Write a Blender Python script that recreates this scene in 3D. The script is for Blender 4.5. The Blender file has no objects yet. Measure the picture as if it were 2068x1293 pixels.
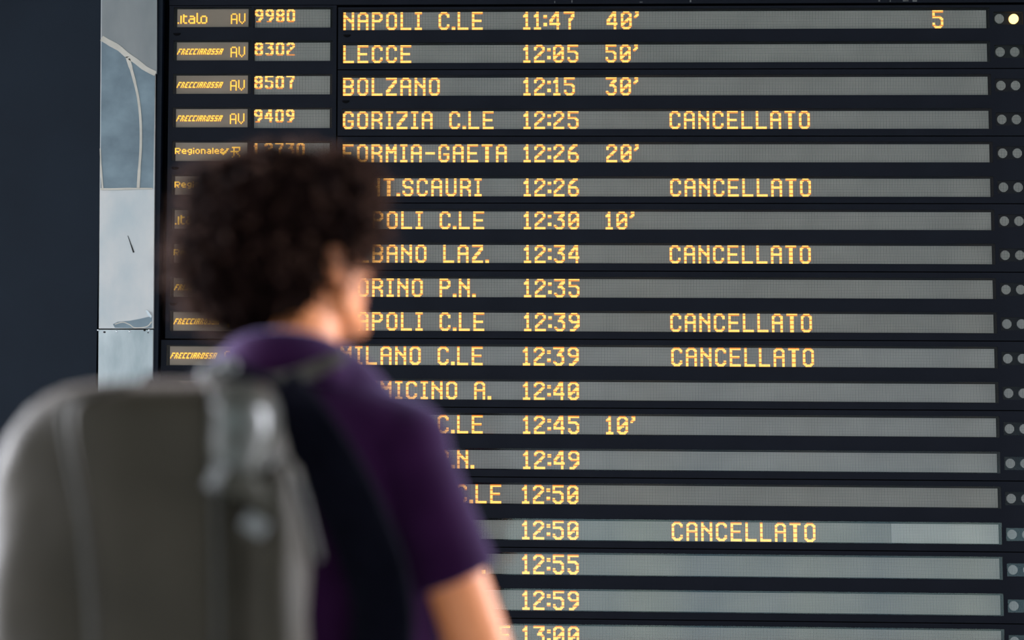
import bpy, bmesh, math, random
from mathutils import Vector, Matrix, Euler, noise

# ------------------------------------------------------------------ camera, sky, exposure
scene = bpy.context.scene
col = scene.collection
IMG_W, IMG_H, FPX = 2068.0, 1293.0, 4000.0
CAM_LOC = Vector((0.0, 0.0, 1.35))
CAM_ROT = Euler((math.pi / 2 + 0.0804, 0.0, 0.0079), 'XYZ')
BOARD_Y = 8.2

cam_data = bpy.data.cameras.new('camera')
cam_data.sensor_fit = 'HORIZONTAL'
cam_data.sensor_width = 36.0
cam_data.lens = 36.0 * FPX / IMG_W
cam_data.clip_start = 0.05
cam_data.clip_end = 300
cam_data.dof.use_dof = True
cam_data.dof.focus_distance = 8.24
cam_data.dof.aperture_fstop = 1.9
cam_data.dof.aperture_blades = 0
cam = bpy.data.objects.new('camera', cam_data)
cam.location = CAM_LOC
cam.rotation_euler = CAM_ROT
col.objects.link(cam)
scene.camera = cam

scene.view_settings.view_transform = 'Standard'
scene.view_settings.look = 'None'
scene.view_settings.gamma = 1
scene.view_settings.use_curve_mapping = False
scene.view_settings.exposure = 0.0


def build_world():
    w = bpy.data.worlds.new('station_daylight')
    scene.world = w
    w.use_nodes = True
    nt = w.node_tree
    nt.nodes.clear()
    N, L = nt.nodes.new, nt.links.new
    out = N('ShaderNodeOutputWorld')
    bg = N('ShaderNodeBackground')
    tc = N('ShaderNodeTexCoord')
    sep = N('ShaderNodeSeparateXYZ')
    L(tc.outputs['Generated'], sep.inputs[0])
    # elevation -> 0..1
    mr = N('ShaderNodeMapRange')
    mr.inputs['From Min'].default_value = -0.5
    mr.inputs['From Max'].default_value = 0.5
    L(sep.outputs['Z'], mr.inputs['Value'])

    def ramp(stops):
        r = N('ShaderNodeValToRGB')
        cr = r.color_ramp
        while len(cr.elements) < len(stops):
            cr.elements.new(0.5)
        for e, (p, c) in zip(cr.elements, stops):
            e.position = p
            e.color = (*c, 1)
        L(mr.outputs[0], r.inputs[0])
        return r
    # behind the camera: bright open platforms low down, darker roofs above
    back = ramp([(0.36, (0.9, 1.2, 1.3)), (0.42, (2.1, 3.2, 3.5)), (0.470, (1.9, 2.85, 3.2)), (0.497, (0.85, 1.05, 1.18)),
                 (0.535, (0.55, 0.62, 0.66)), (0.62, (0.40, 0.44, 0.50)), (0.80, (0.30, 0.33, 0.40))])
    side = ramp([(0.44, (0.5, 0.5, 0.5)), (0.50, (3.15, 3.3, 3.6)), (0.75, (4.15, 4.3, 4.7)), (1.0, (4.15, 4.3, 4.7))])
    ax = N('ShaderNodeMath'); ax.operation = 'ABSOLUTE'
    L(sep.outputs['X'], ax.inputs[0])
    sm = N('ShaderNodeMapRange')
    sm.interpolation_type = 'SMOOTHSTEP'
    sm.inputs['From Min'].default_value = 0.45
    sm.inputs['From Max'].default_value = 0.85
    L(ax.outputs[0], sm.inputs['Value'])
    # faint vertical banding of far pillars and gaps
    mp = N('ShaderNodeMapping')
    mp.inputs['Scale'].default_value = (26, 0.0, 1.2)
    L(tc.outputs['Generated'], mp.inputs['Vector'])
    ns = N('ShaderNodeTexNoise')
    ns.inputs['Scale'].default_value = 1.0
    ns.inputs['Detail'].default_value = 3
    L(mp.outputs[0], ns.inputs['Vector'])
    nr = N('ShaderNodeValToRGB')
    nr.color_ramp.elements[0].position = 0.36
    nr.color_ramp.elements[0].color = (0.45, 0.62, 0.80, 1)
    nr.color_ramp.elements[1].position = 0.66
    nr.color_ramp.elements[1].color = (1.6, 1.35, 1.1, 1)
    L(ns.outputs['Fac'], nr.inputs[0])
    mu = N('ShaderNodeMix'); mu.data_type = 'RGBA'; mu.blend_type = 'MULTIPLY'
    mu.inputs[0].default_value = 1.0
    L(back.outputs[0], mu.inputs[6]); L(nr.outputs[0], mu.inputs[7])
    mx = N('ShaderNodeMix'); mx.data_type = 'RGBA'
    L(sm.outputs[0], mx.inputs[0])
    L(mu.outputs[2], mx.inputs[6]); L(side.outputs[0], mx.inputs[7])
    fy = N('ShaderNodeMapRange')  # sky ahead strengthened to rim-light face and shoulders
    fy.interpolation_type = 'SMOOTHSTEP'
    fy.inputs['From Min'].default_value = 0.0
    fy.inputs['From Max'].default_value = 0.45
    fy.inputs['To Min'].default_value = 0.78
    fy.inputs['To Max'].default_value = 8.0
    L(sep.outputs['Y'], fy.inputs['Value'])
    fx = N('ShaderNodeMapRange')          # sky tuned stronger left and weaker right to side-light the pack
    fx.interpolation_type = 'SMOOTHSTEP'
    fx.inputs['From Min'].default_value = 0.9
    fx.inputs['From Max'].default_value = -0.9
    fx.inputs['To Min'].default_value = 0.72
    fx.inputs['To Max'].default_value = 1.5
    L(sep.outputs['X'], fx.inputs['Value'])
    fm = N('ShaderNodeMath'); fm.operation = 'MULTIPLY'
    L(fx.outputs[0], fm.inputs[0]); L(fy.outputs[0], fm.inputs[1])
    L(fm.outputs[0], bg.inputs['Strength'])
    L(mx.outputs[2], bg.inputs['Color'])
    L(bg.outputs[0], out.inputs[0])


build_world()


# ------------------------------------------------------------------ pixel helpers
CAM_M = CAM_ROT.to_matrix()


def U(px, py, y):
    """world point of photo pixel (px, py) on the vertical plane at distance y"""
    d = CAM_M @ Vector(((px - IMG_W / 2) / FPX, -(py - IMG_H / 2) / FPX, -1.0))
    return CAM_LOC + d * ((y - CAM_LOC.y) / d.y)


def row_slope(y):
    return -0.0031 + 0.0143 * (y - 57) / 1178.0


def B(x, y, dep=0.0):
    """board coordinates: x as on the row y=650, y as on the column x=1060; dep = metres in front of the face"""
    px = x + 0.0000225 * (x - 920) * (y - 650)
    py = y + row_slope(y) * (x - 1060)
    p = U(px, py, BOARD_Y)
    p.y -= dep
    return p


def yref(y_right):
    y = y_right
    for _ in range(8):
        y = y_right - row_slope(y) * 930
    return y


# ------------------------------------------------------------------ object helpers
def tag(o, label=None, cat=None, group=None, kind=None):
    if label: o['label'] = label
    if cat: o['category'] = cat
    if group: o['group'] = group
    if kind: o['kind'] = kind
    return o


def empty(name, loc, label=None, cat=None, group=None):
    o = bpy.data.objects.new(name, None)
    o.empty_display_size = 0.1
    o.location = loc
    col.objects.link(o)
    return tag(o, label, cat, group)


class MB:
    def __init__(self):
        self.v, self.f, self.m, self.uv = [], [], [], []
        self.use_uv = False

    def add(self, verts, faces, mat=0, uvs=None):
        b = len(self.v)
        self.v += [Vector(p) for p in verts]
        for i, f in enumerate(faces):
            self.f.append(tuple(b + k for k in f))
            self.m.append(mat)
            self.uv.append(uvs[i] if uvs else None)
            if uvs: self.use_uv = True

    def quad(self, a, b, c, d, mat=0, uv=None):
        self.add([a, b, c, d], [(0, 1, 2, 3)], mat, [uv] if uv else None)

    def box8(self, p, mat=0):
        """p: 4 front corners (counterclockwise seen from the front) then 4 back corners"""
        self.add(p, [(0, 1, 2, 3), (7, 6, 5, 4), (0, 4, 5, 1), (1, 5, 6, 2), (2, 6, 7, 3), (3, 7, 4, 0)], mat)

    def tube(self, pts, rad, n=8, mat=0, closed_ends=True):
        rings = []
        pts = [Vector(p) for p in pts]
        up = Vector((0.13, 0.31, 0.94)).normalized()
        for i, p in enumerate(pts):
            t = (pts[min(i + 1, len(pts) - 1)] - pts[max(i - 1, 0)])
            if t.length < 1e-9: t = Vector((0, 0, 1))
            t.normalize()
            a = t.cross(up)
            if a.length < 1e-3: a = t.cross(Vector((1, 0, 0)))
            a.normalize()
            b = t.cross(a)
            r = rad[i] if isinstance(rad, (list, tuple)) else rad
            rings.append([p + (a * math.cos(2 * math.pi * k / n) + b * math.sin(2 * math.pi * k / n)) * r for k in range(n)])
        vs = [q for r in rings for q in r]
        fs = []
        for i in range(len(rings) - 1):
            for k in range(n):
                fs.append((i * n + k, i * n + (k + 1) % n, (i + 1) * n + (k + 1) % n, (i + 1) * n + k))
        if closed_ends:
            fs.append(tuple(range(n))[::-1])
            fs.append(tuple((len(rings) - 1) * n + k for k in range(n)))
        self.add(vs, fs, mat)

    def ribbon(self, pts, nrm, width, thick, mat=0):
        """flat strap swept along pts; nrm: one facing normal or one per point"""
        pts = [Vector(p) for p in pts]
        rings = []
        for i, p in enumerate(pts):
            t = (pts[min(i + 1, len(pts) - 1)] - pts[max(i - 1, 0)]).normalized()
            nn = Vector(nrm[i] if isinstance(nrm, list) else nrm)
            s = t.cross(nn).normalized()
            n2 = s.cross(t).normalized()
            w = width[i] if isinstance(width, list) else width
            h = thick
            rings.append([p + s * w / 2 * a + n2 * h / 2 * b for a, b in
                          ((-1, -.5), (-.85, -1), (.85, -1), (1, -.5), (1, .5), (.85, 1), (-.85, 1), (-1, .5))])
        n = 8
        vs = [q for r in rings for q in r]
        fs = []
        for i in range(len(rings) - 1):
            for k in range(n):
                fs.append((i * n + k, i * n + (k + 1) % n, (i + 1) * n + (k + 1) % n, (i + 1) * n + k))
        fs.append(tuple(range(n))[::-1])
        fs.append(tuple((len(rings) - 1) * n + k for k in range(n)))
        self.add(vs, fs, mat)

    def ellipsoid(self, c, r, R=None, seg=20, rings=12, mat=0):
        c = Vector(c)
        R = R or Matrix.Identity(3)
        vs = [c + R @ Vector((0, 0, r[2]))]
        for i in range(1, rings):
            t = math.pi * i / rings
            for k in range(seg):
                a = 2 * math.pi * k / seg
                vs.append(c + R @ Vector((r[0] * math.sin(t) * math.cos(a), r[1] * math.sin(t) * math.sin(a), r[2] * math.cos(t))))
        vs.append(c + R @ Vector((0, 0, -r[2])))
        fs = []
        for k in range(seg):
            fs.append((0, 1 + k, 1 + (k + 1) % seg))
        for i in range(rings - 2):
            for k in range(seg):
                a = 1 + i * seg
                fs.append((a + k, a + seg + k, a + seg + (k + 1) % seg, a + (k + 1) % seg))
        last = len(vs) - 1
        a = 1 + (rings - 2) * seg
        for k in range(seg):
            fs.append((a + k, last, a + (k + 1) % seg))
        self.add(vs, fs, mat)

    def capsule(self, p, q, r0, r1, seg=16, mat=0):
        """tapered limb with round ends"""
        p, q = Vector(p), Vector(q)
        t = (q - p)
        ln = t.length
        t.normalize()
        a = t.cross(Vector((0.2, 0.9, 0.3)))
        if a.length < 1e-3: a = t.cross(Vector((1, 0, 0)))
        a.normalize()
        b = t.cross(a)
        prof = []
        for i in range(1, 6):
            an = -math.pi / 2 + (math.pi / 2) * i / 5
            prof.append((math.sin(an) * r0, math.cos(an) * r0))
        for i in range(0, 5):
            an = (math.pi / 2) * i / 5
            prof.append((ln + math.sin(an) * r1, math.cos(an) * r1))
        vs = [p - t * r0]
        for h, r in prof:
            for k in range(seg):
                g = 2 * math.pi * k / seg
                vs.append(p + t * h + (a * math.cos(g) + b * math.sin(g)) * r)
        vs.append(q + t * r1)
        fs = [(0, 1 + (k + 1) % seg, 1 + k) for k in range(seg)]
        for i in range(len(prof) - 1):
            o = 1 + i * seg
            for k in range(seg):
                fs.append((o + k, o + (k + 1) % seg, o + seg + (k + 1) % seg, o + seg + k))
        o = 1 + (len(prof) - 1) * seg
        last = len(vs) - 1
        fs += [(o + k, o + (k + 1) % seg, last) for k in range(seg)]
        self.add(vs, fs, mat)

    def loft(self, rings, mat=0, cap=True):
        n = len(rings[0])
        vs = [p for r in rings for p in r]
        fs = []
        for i in range(len(rings) - 1):
            for k in range(n):
                fs.append((i * n + k, i * n + (k + 1) % n, (i + 1) * n + (k + 1) % n, (i + 1) * n + k))
        if cap:
            fs.append(tuple(range(n))[::-1])
            fs.append(tuple((len(rings) - 1) * n + k for k in range(n)))
        self.add(vs, fs, mat)

    def build(self, name, mats, parent=None, smooth=False):
        me = bpy.data.meshes.new(name)
        off = parent_world(parent) if parent else Vector((0, 0, 0))
        me.from_pydata([tuple(p - off) for p in self.v], [], self.f)
        if not isinstance(mats, (list, tuple)): mats = [mats]
        for m in mats: me.materials.append(m)
        me.polygons.foreach_set('material_index', self.m)
        if smooth:
            me.polygons.foreach_set('use_smooth', [True] * len(self.f))
        if self.use_uv:
            uvl = me.uv_layers.new(name='UVMap')
            for pi, poly in enumerate(me.polygons):
                if self.uv[pi]:
                    for li, uvc in zip(poly.loop_indices, self.uv[pi]):
                        uvl.data[li].uv = uvc
        me.update()
        o = bpy.data.objects.new(name, me)
        col.objects.link(o)
        if parent: o.parent = parent
        return o


def parent_world(o):
    p = Vector((0, 0, 0))
    while o:
        p += o.location
        o = o.parent
    return p


def fix_normals(o):
    bm = bmesh.new()
    bm.from_mesh(o.data)
    bmesh.ops.recalc_face_normals(bm, faces=bm.faces)
    bm.to_mesh(o.data)
    bm.free()
    return o


# ------------------------------------------------------------------ materials
def nodes_of(name):
    m = bpy.data.materials.new(name)
    m.use_nodes = True
    nt = m.node_tree
    return m, nt, nt.nodes['Principled BSDF']


def mat_noise(name, c0, c1, scale=8.0, rough=0.6, metal=0.0, bump=0.0, bump_scale=60.0, spec=0.5, sheen=0.0, stretch=(1, 1, 1), detail=4, sheen_tint=None):
    m, nt, b = nodes_of(name)
    N, L = nt.nodes.new, nt.links.new
    tc = N('ShaderNodeTexCoord')
    mp = N('ShaderNodeMapping')
    mp.inputs['Scale'].default_value = stretch
    L(tc.outputs['Object'], mp.inputs['Vector'])
    ns = N('ShaderNodeTexNoise')
    ns.inputs['Scale'].default_value = scale
    ns.inputs['Detail'].default_value = detail
    L(mp.outputs[0], ns.inputs['Vector'])
    cr = N('ShaderNodeValToRGB')
    cr.color_ramp.elements[0].position = 0.32
    cr.color_ramp.elements[0].color = (*c0, 1)
    cr.color_ramp.elements[1].position = 0.68
    cr.color_ramp.elements[1].color = (*c1, 1)
    L(ns.outputs['Fac'], cr.inputs[0])
    L(cr.outputs[0], b.inputs['Base Color'])
    b.inputs['Roughness'].default_value = rough
    b.inputs['Metallic'].default_value = metal
    b.inputs['Specular IOR Level'].default_value = spec
    if sheen:
        b.inputs['Sheen Weight'].default_value = sheen
        b.inputs['Sheen Roughness'].default_value = 0.4
        if sheen_tint: b.inputs['Sheen Tint'].default_value = (*sheen_tint, 1)
    if bump:
        n2 = N('ShaderNodeTexNoise')
        n2.inputs['Scale'].default_value = bump_scale
        n2.inputs['Detail'].default_value = 3
        L(mp.outputs[0], n2.inputs['Vector'])
        bp = N('ShaderNodeBump')
        bp.inputs['Strength'].default_value = bump
        bp.inputs['Distance'].default_value = 0.01
        L(n2.outputs['Fac'], bp.inputs['Height'])
        L(bp.outputs[0], b.inputs['Normal'])
    return m


def mat_emit(name, color, strength):
    m, nt, b = nodes_of(name)
    b.inputs['Base Color'].default_value = (0.25, 0.2, 0.1, 1)
    b.inputs['Emission Color'].default_value = (*color, 1)
    b.inputs['Emission Strength'].default_value = strength
    b.inputs['Roughness'].default_value = 0.5
    # a little unevenness from diode to diode
    N, L = nt.nodes.new, nt.links.new
    tc = N('ShaderNodeTexCoord')
    ns = N('ShaderNodeTexNoise')
    ns.inputs['Scale'].default_value = 160
    L(tc.outputs['Object'], ns.inputs['Vector'])
    mr = N('ShaderNodeMapRange')
    mr.inputs['From Min'].default_value = 0.3
    mr.inputs['From Max'].default_value = 0.7
    mr.inputs['To Min'].default_value = strength * 0.88
    mr.inputs['To Max'].default_value = strength * 1.12
    L(ns.outputs['Fac'], mr.inputs['Value'])
    L(mr.outputs[0], b.inputs['Emission Strength'])
    return m


def mat_led(name, lens, gap, depth=0.75):
    """unlit diode matrix: one round grey lens per UV unit on a dark board"""
    m, nt, b = nodes_of(name)
    N, L = nt.nodes.new, nt.links.new
    uv = N('ShaderNodeUVMap')
    sp = N('ShaderNodeSeparateXYZ')
    L(uv.outputs[0], sp.inputs[0])

    def tri(sock):
        fr = N('ShaderNodeMath'); fr.operation = 'FRACT'
        L(sock, fr.inputs[0])
        s = N('ShaderNodeMath'); s.operation = 'SUBTRACT'; s.inputs[1].default_value = 0.5
        L(fr.outputs[0], s.inputs[0])
        a = N('ShaderNodeMath'); a.operation = 'ABSOLUTE'
        L(s.outputs[0], a.inputs[0])
        return a
    ax, ay = tri(sp.outputs['X']), tri(sp.outputs['Y'])
    mxn = N('ShaderNodeMath'); mxn.operation = 'MAXIMUM'
    sc = N('ShaderNodeMath'); sc.operation = 'MULTIPLY'; sc.inputs[1].default_value = 0.93
    L(ay.outputs[0], sc.inputs[0])
    L(ax.outputs[0], mxn.inputs[0]); L(sc.outputs[0], mxn.inputs[1])
    mr = N('ShaderNodeMapRange')
    mr.inputs['From Min'].default_value = 0.30
    mr.inputs['From Max'].default_value = 0.40
    L(mxn.outputs[0], mr.inputs['Value'])
    # per-tile tone differences of the matrix
    tc = N('ShaderNodeTexCoord')
    ns = N('ShaderNodeTexNoise')
    ns.inputs['Scale'].default_value = 5.0
    L(tc.outputs['Object'], ns.inputs['Vector'])
    cr = N('ShaderNodeValToRGB')
    cr.color_ramp.elements[0].position = 0.3
    cr.color_ramp.elements[0].color = (*[c * 0.9 for c in lens], 1)
    cr.color_ramp.elements[1].position = 0.7
    cr.color_ramp.elements[1].color = (*[c * 1.1 for c in lens], 1)
    L(ns.outputs['Fac'], cr.inputs[0])
    mx = N('ShaderNodeMix'); mx.data_type = 'RGBA'
    L(mr.outputs[0], mx.inputs[0])
    L(cr.outputs[0], mx.inputs[6])
    mx.inputs[7].default_value = (*gap, 1)
    L(mx.outputs[2], b.inputs['Base Color'])
    b.inputs['Roughness'].default_value = 0.75
    b.inputs['Specular IOR Level'].default_value = 0.15
    return m


def mat_glass(name, tint=(1, 1, 1), refl=1.0, rough=0.06):
    m = bpy.data.materials.new(name)
    m.use_nodes = True
    nt = m.node_tree
    nt.nodes.clear()
    N, L = nt.nodes.new, nt.links.new
    out = N('ShaderNodeOutputMaterial')
    tr = N('ShaderNodeBsdfTransparent'); tr.inputs[0].default_value = (*tint, 1)
    gl = N('ShaderNodeBsdfGlossy'); gl.inputs['Roughness'].default_value = rough
    # two-sided Schlick reflectance of a thin pane
    ge = N('ShaderNodeNewGeometry')
    dt = N('ShaderNodeVectorMath'); dt.operation = 'DOT_PRODUCT'
    L(ge.outputs['Incoming'], dt.inputs[0]); L(ge.outputs['Normal'], dt.inputs[1])
    ab = N('ShaderNodeMath'); ab.operation = 'ABSOLUTE'
    L(dt.outputs['Value'], ab.inputs[0])
    om = N('ShaderNodeMath'); om.operation = 'SUBTRACT'; om.inputs[0].default_value = 1.0
    L(ab.outputs[0], om.inputs[1])
    pw = N('ShaderNodeMath'); pw.operation = 'POWER'; pw.inputs[1].default_value = 5.0
    L(om.outputs[0], pw.inputs[0])
    ml = N('ShaderNodeMath'); ml.operation = 'MULTIPLY_ADD'; ml.inputs[1].default_value = 0.9; ml.inputs[2].default_value = 0.045 * refl
    L(pw.outputs[0], ml.inputs[0])
    mx = N('ShaderNodeMixShader')
    L(ml.outputs[0], mx.inputs[0]); L(tr.outputs[0], mx.inputs[1]); L(gl.outputs[0], mx.inputs[2])
    L(mx.outputs[0], out.inputs[0])
    return m


M = {}
M['face'] = mat_noise('navy_black_bezel', (0.0045, 0.0056, 0.0105), (0.0065, 0.0078, 0.0135), 6, 0.6, bump=0.04, spec=0.14)
M['frame'] = mat_noise('blue_black_flange', (0.004, 0.007, 0.015), (0.006, 0.010, 0.02), 5, 0.5, spec=0.2)
M['recess'] = mat_noise('matt_black_recess', (0.006, 0.0058, 0.007), (0.009, 0.0088, 0.010), 9, 0.8, spec=0.1)
M['seam'] = mat_noise('black_seam', (0.002, 0.002, 0.003), (0.003, 0.003, 0.004), 9, 0.9, spec=0.1)
M['led'] = mat_led('grey_diode_matrix', (0.42, 0.395, 0.352), (0.045, 0.052, 0.055))
M['led_new'] = mat_led('pale_diode_matrix', (0.60, 0.58, 0.54), (0.10, 0.10, 0.10))
M['led_lighter'] = mat_led('lighter_diode_matrix', (0.435, 0.42, 0.39), (0.07, 0.075, 0.078))  # lens and gap slightly lighter than in the grey matrix
M['logo_panel'] = mat_noise('amber_tinted_panel', (0.25, 0.19, 0.14), (0.30, 0.23, 0.175), 7, 0.6, spec=0.3)
M['glass'] = mat_glass('cover_glass', (0.97, 0.98, 0.97), 1.0)
M['led_top'] = mat_emit('amber_diode_tip', (1.0, 0.53, 0.105), 1.75)
M['led_side'] = mat_emit('amber_diode_flank', (1.0, 0.24, 0.008), 0.9)
M['led_dim'] = mat_emit('amber_diode_between_scans', (1.0, 0.42, 0.04), 0.42)
M['logo_top'] = mat_emit('yellow_diode_tip', (1.0, 0.60, 0.03), 1.25)
M['lamp_on'] = mat_emit('lit_signal_lens', (1.0, 0.52, 0.12), 5.0)
M['zinc'] = mat_noise('galvanised_sheet', (0.52, 0.555, 0.565), (0.74, 0.685, 0.65), 5, 0.55, 0.35, bump=0.03, detail=6, stretch=(1, 1, .6))
M['zinc_low'] = mat_noise('stained_galvanised_sheet', (0.40, 0.45, 0.46), (0.64, 0.67, 0.67), 7, 0.5, 0.4, bump=0.05, detail=7, stretch=(1.5, 1, .5))
M['zinc_blue'] = mat_noise('blued_bare_zinc', (0.15, 0.19, 0.22), (0.24, 0.30, 0.335), 9, 0.5, 0.35, bump=0.04, detail=7)
M['zinc_top'] = mat_noise('dull_grey_zinc', (0.23, 0.24, 0.24), (0.30, 0.30, 0.295), 6, 0.6, 0.3, detail=6, stretch=(1.5, 1, .5))
M['glue'] = mat_noise('dried_glue', (0.55, 0.50, 0.43), (0.66, 0.60, 0.52), 14, 0.9, spec=0.2)
M['rivet'] = mat_noise('bright_rivet', (0.8, 0.82, 0.85), (0.9, 0.9, 0.92), 20, 0.2, 0.9)
M['black'] = mat_noise('black_scratch', (0.01, 0.01, 0.01), (0.02, 0.02, 0.02), 20, 0.8)
M['navy'] = mat_noise('navy_wall_cladding', (0.0052, 0.0095, 0.0175), (0.0072, 0.0128, 0.0225), 2.2, 0.62, bump=0.05, bump_scale=300, spec=0.2)
M['floor'] = mat_noise('station_paving', (0.30, 0.30, 0.31), (0.38, 0.38, 0.38), 3, 0.45, bump=0.02)
M['wall'] = mat_noise('dark_station_wall', (0.03, 0.034, 0.045), (0.04, 0.045, 0.055), 3, 0.8)
M['ceiling'] = mat_noise('dark_canopy_soffit', (0.10, 0.105, 0.11), (0.14, 0.145, 0.15), 2, 0.8)
M['skin'] = mat_noise('warm_skin', (0.68, 0.225, 0.080), (0.76, 0.265, 0.102), 12, 0.5, bump=0.03, bump_scale=120, spec=0.35)
M['hair'] = mat_noise('dark_brown_hair', (0.0032, 0.0014, 0.0013), (0.010, 0.0045, 0.0036), 40, 0.9, spec=0.02)
M['hair_backlit'] = mat_noise('backlit_curl_tips', (0.065, 0.030, 0.020), (0.12, 0.060, 0.042), 40, 0.7, spec=0.08)  # paler brown puts backlight scatter into the frizz colour
M['shirt'] = mat_noise('plum_cotton', (0.018, 0.0034, 0.0205), (0.024, 0.0048, 0.027), 18, 0.85, bump=0.08, bump_scale=220, spec=0.02, sheen=0.5, sheen_tint=(0.62, 0.55, 0.95))
M['denim'] = mat_noise('dark_trouser_cotton', (0.012, 0.014, 0.022), (0.02, 0.023, 0.034), 20, 0.85, bump=0.08, bump_scale=250, spec=0.2)
M['shoe'] = mat_noise('black_shoe', (0.012, 0.012, 0.013), (0.02, 0.02, 0.022), 20, 0.5)
M['sole'] = mat_noise('white_rubber', (0.5, 0.5, 0.48), (0.6, 0.6, 0.58), 20, 0.7)
M['pack'] = mat_noise('olive_grey_nylon', (0.0215, 0.0172, 0.0100), (0.031, 0.0248, 0.0152), 9, 0.62, bump=0.18, bump_scale=26, spec=0.2, sheen=0.12, sheen_tint=(1.0, 0.85, 0.78))
M['pack_side'] = mat_noise('shiny_olive_nylon', (0.040, 0.039, 0.030), (0.058, 0.056, 0.046), 12, 0.30, bump=0.25, bump_scale=14, spec=0.65)
M['pack_dark'] = mat_noise('dark_olive_trim', (0.018, 0.017, 0.012), (0.028, 0.026, 0.018), 15, 0.6)
M['webbing'] = mat_noise('olive_webbing', (0.024, 0.021, 0.012), (0.036, 0.031, 0.019), 60, 0.8)
M['padding'] = mat_noise('black_mesh_padding', (0.002, 0.002, 0.0045), (0.004, 0.004, 0.008), 60, 0.9, spec=0.04)
M['buckle'] = mat_noise('grey_plastic_buckle', (0.10, 0.10, 0.095), (0.15, 0.15, 0.145), 30, 0.45)
M['eye'] = mat_noise('eye_white', (0.75, 0.73, 0.7), (0.8, 0.78, 0.75), 10, 0.2)
M['iris'] = mat_noise('brown_iris', (0.03, 0.015, 0.008), (0.05, 0.025, 0.012), 60, 0.2)
M['lip'] = mat_noise('lip_skin', (0.36, 0.12, 0.09), (0.42, 0.15, 0.11), 30, 0.4)

# ------------------------------------------------------------------ setting
FLOOR_Y0, FLOOR_Y1 = -2.6, BOARD_Y + 0.30


def slab(name, x0, x1, y0, y1, z0, z1, m):
    b = MB()
    b.box8([(x0, y0, z0), (x1, y0, z0), (x1, y0, z1), (x0, y0, z1), (x0, y1, z0), (x1, y1, z0), (x1, y1, z1), (x0, y1, z1)])
    return tag(b.build(name, m), kind='structure')


slab('floor', -7, 7, FLOOR_Y0, FLOOR_Y1, -0.12, 0.0, M['floor'])
slab('wall_back', -7, 7, FLOOR_Y1, FLOOR_Y1 + 0.2, 0.0, 6.0, M['wall'])
slab('ceiling', -7, 7, -6.0, FLOOR_Y1 + 0.2, 6.0, 6.2, M['ceiling'])


def board_box(mb, x0, x1, y0, y1, d0, d1, mat=0):
    """a box between board coordinates, from depth d0 (front) back to d1"""
    f = [B(x0, y1, d0), B(x1, y1, d0), B(x1, y0, d0), B(x0, y0, d0)]
    b = [B(x0, y1, d1), B(x1, y1, d1), B(x1, y0, d1), B(x0, y0, d1)]
    mb.box8(f + b, mat)


# navy cladding on the left of the metal sheets, standing on the floor
wl = MB()
f = [Vector((-4.6, BOARD_Y - 0.02, 0)), Vector((B(195.5, 1290).x, BOARD_Y - 0.02, 0)), B(201.5, -420, 0.02), Vector((-4.6, BOARD_Y - 0.02, B(203, -420).z))]
wl.box8(f + [p + Vector((0, 0.31, 0)) for p in f])
tag(wl.build('wall_left', M['navy']), kind='structure')


# ------------------------------------------------------------------ metal sheets beside the board
def px_poly(mb, pts, dep, thick, mat=0):
    """thin plate with a photo outline on the sheet plane"""
    front = []
    for x, y in pts:
        front.append(U(x, y, BOARD_Y - dep))
    n = len(front)
    vs = front + [p + Vector((0, thick, 0)) for p in front]
    fs = [tuple(range(n)), tuple(range(2 * n - 1, n - 1, -1))]
    fs += [(i, i + n, (i + 1) % n + n, (i + 1) % n) for i in range(n)]
    mb.add(vs, fs, mat)


def px_line(mb, pts, w, dep, thick=0.0012, mat=0):
    """bead drawn along a photo polyline; w in pixels (one or per point)"""
    ps = [Vector(p) for p in pts]
    left, right = [], []
    for i, p in enumerate(ps):
        t = (ps[min(i + 1, len(ps) - 1)] - ps[max(i - 1, 0)]).normalized()
        nn = Vector((-t.y, t.x))
        ww = (w[i] if isinstance(w, list) else w) / 2
        left.append(p + nn * ww); right.append(p - nn * ww)
    for i in range(len(ps) - 1):
        px_poly(mb, [left[i], left[i + 1], right[i + 1], right[i]], dep, thick, mat)


def smooth_path(pts, n=8):
    out = []
    P = [Vector(p) for p in pts]
    for i in range(len(P) - 1):
        p0, p1, p2, p3 = P[max(i - 1, 0)], P[i], P[i + 1], P[min(i + 2, len(P) - 1)]
        for k in range(n):
            t = k / n
            out.append(0.5 * ((2 * p1) + (p2 - p0) * t + (2 * p0 - 5 * p1 + 4 * p2 - p3) * t * t + (3 * p1 - p0 - 3 * p2 + p3) * t * t * t))
    out.append(P[-1])
    return out


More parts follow.
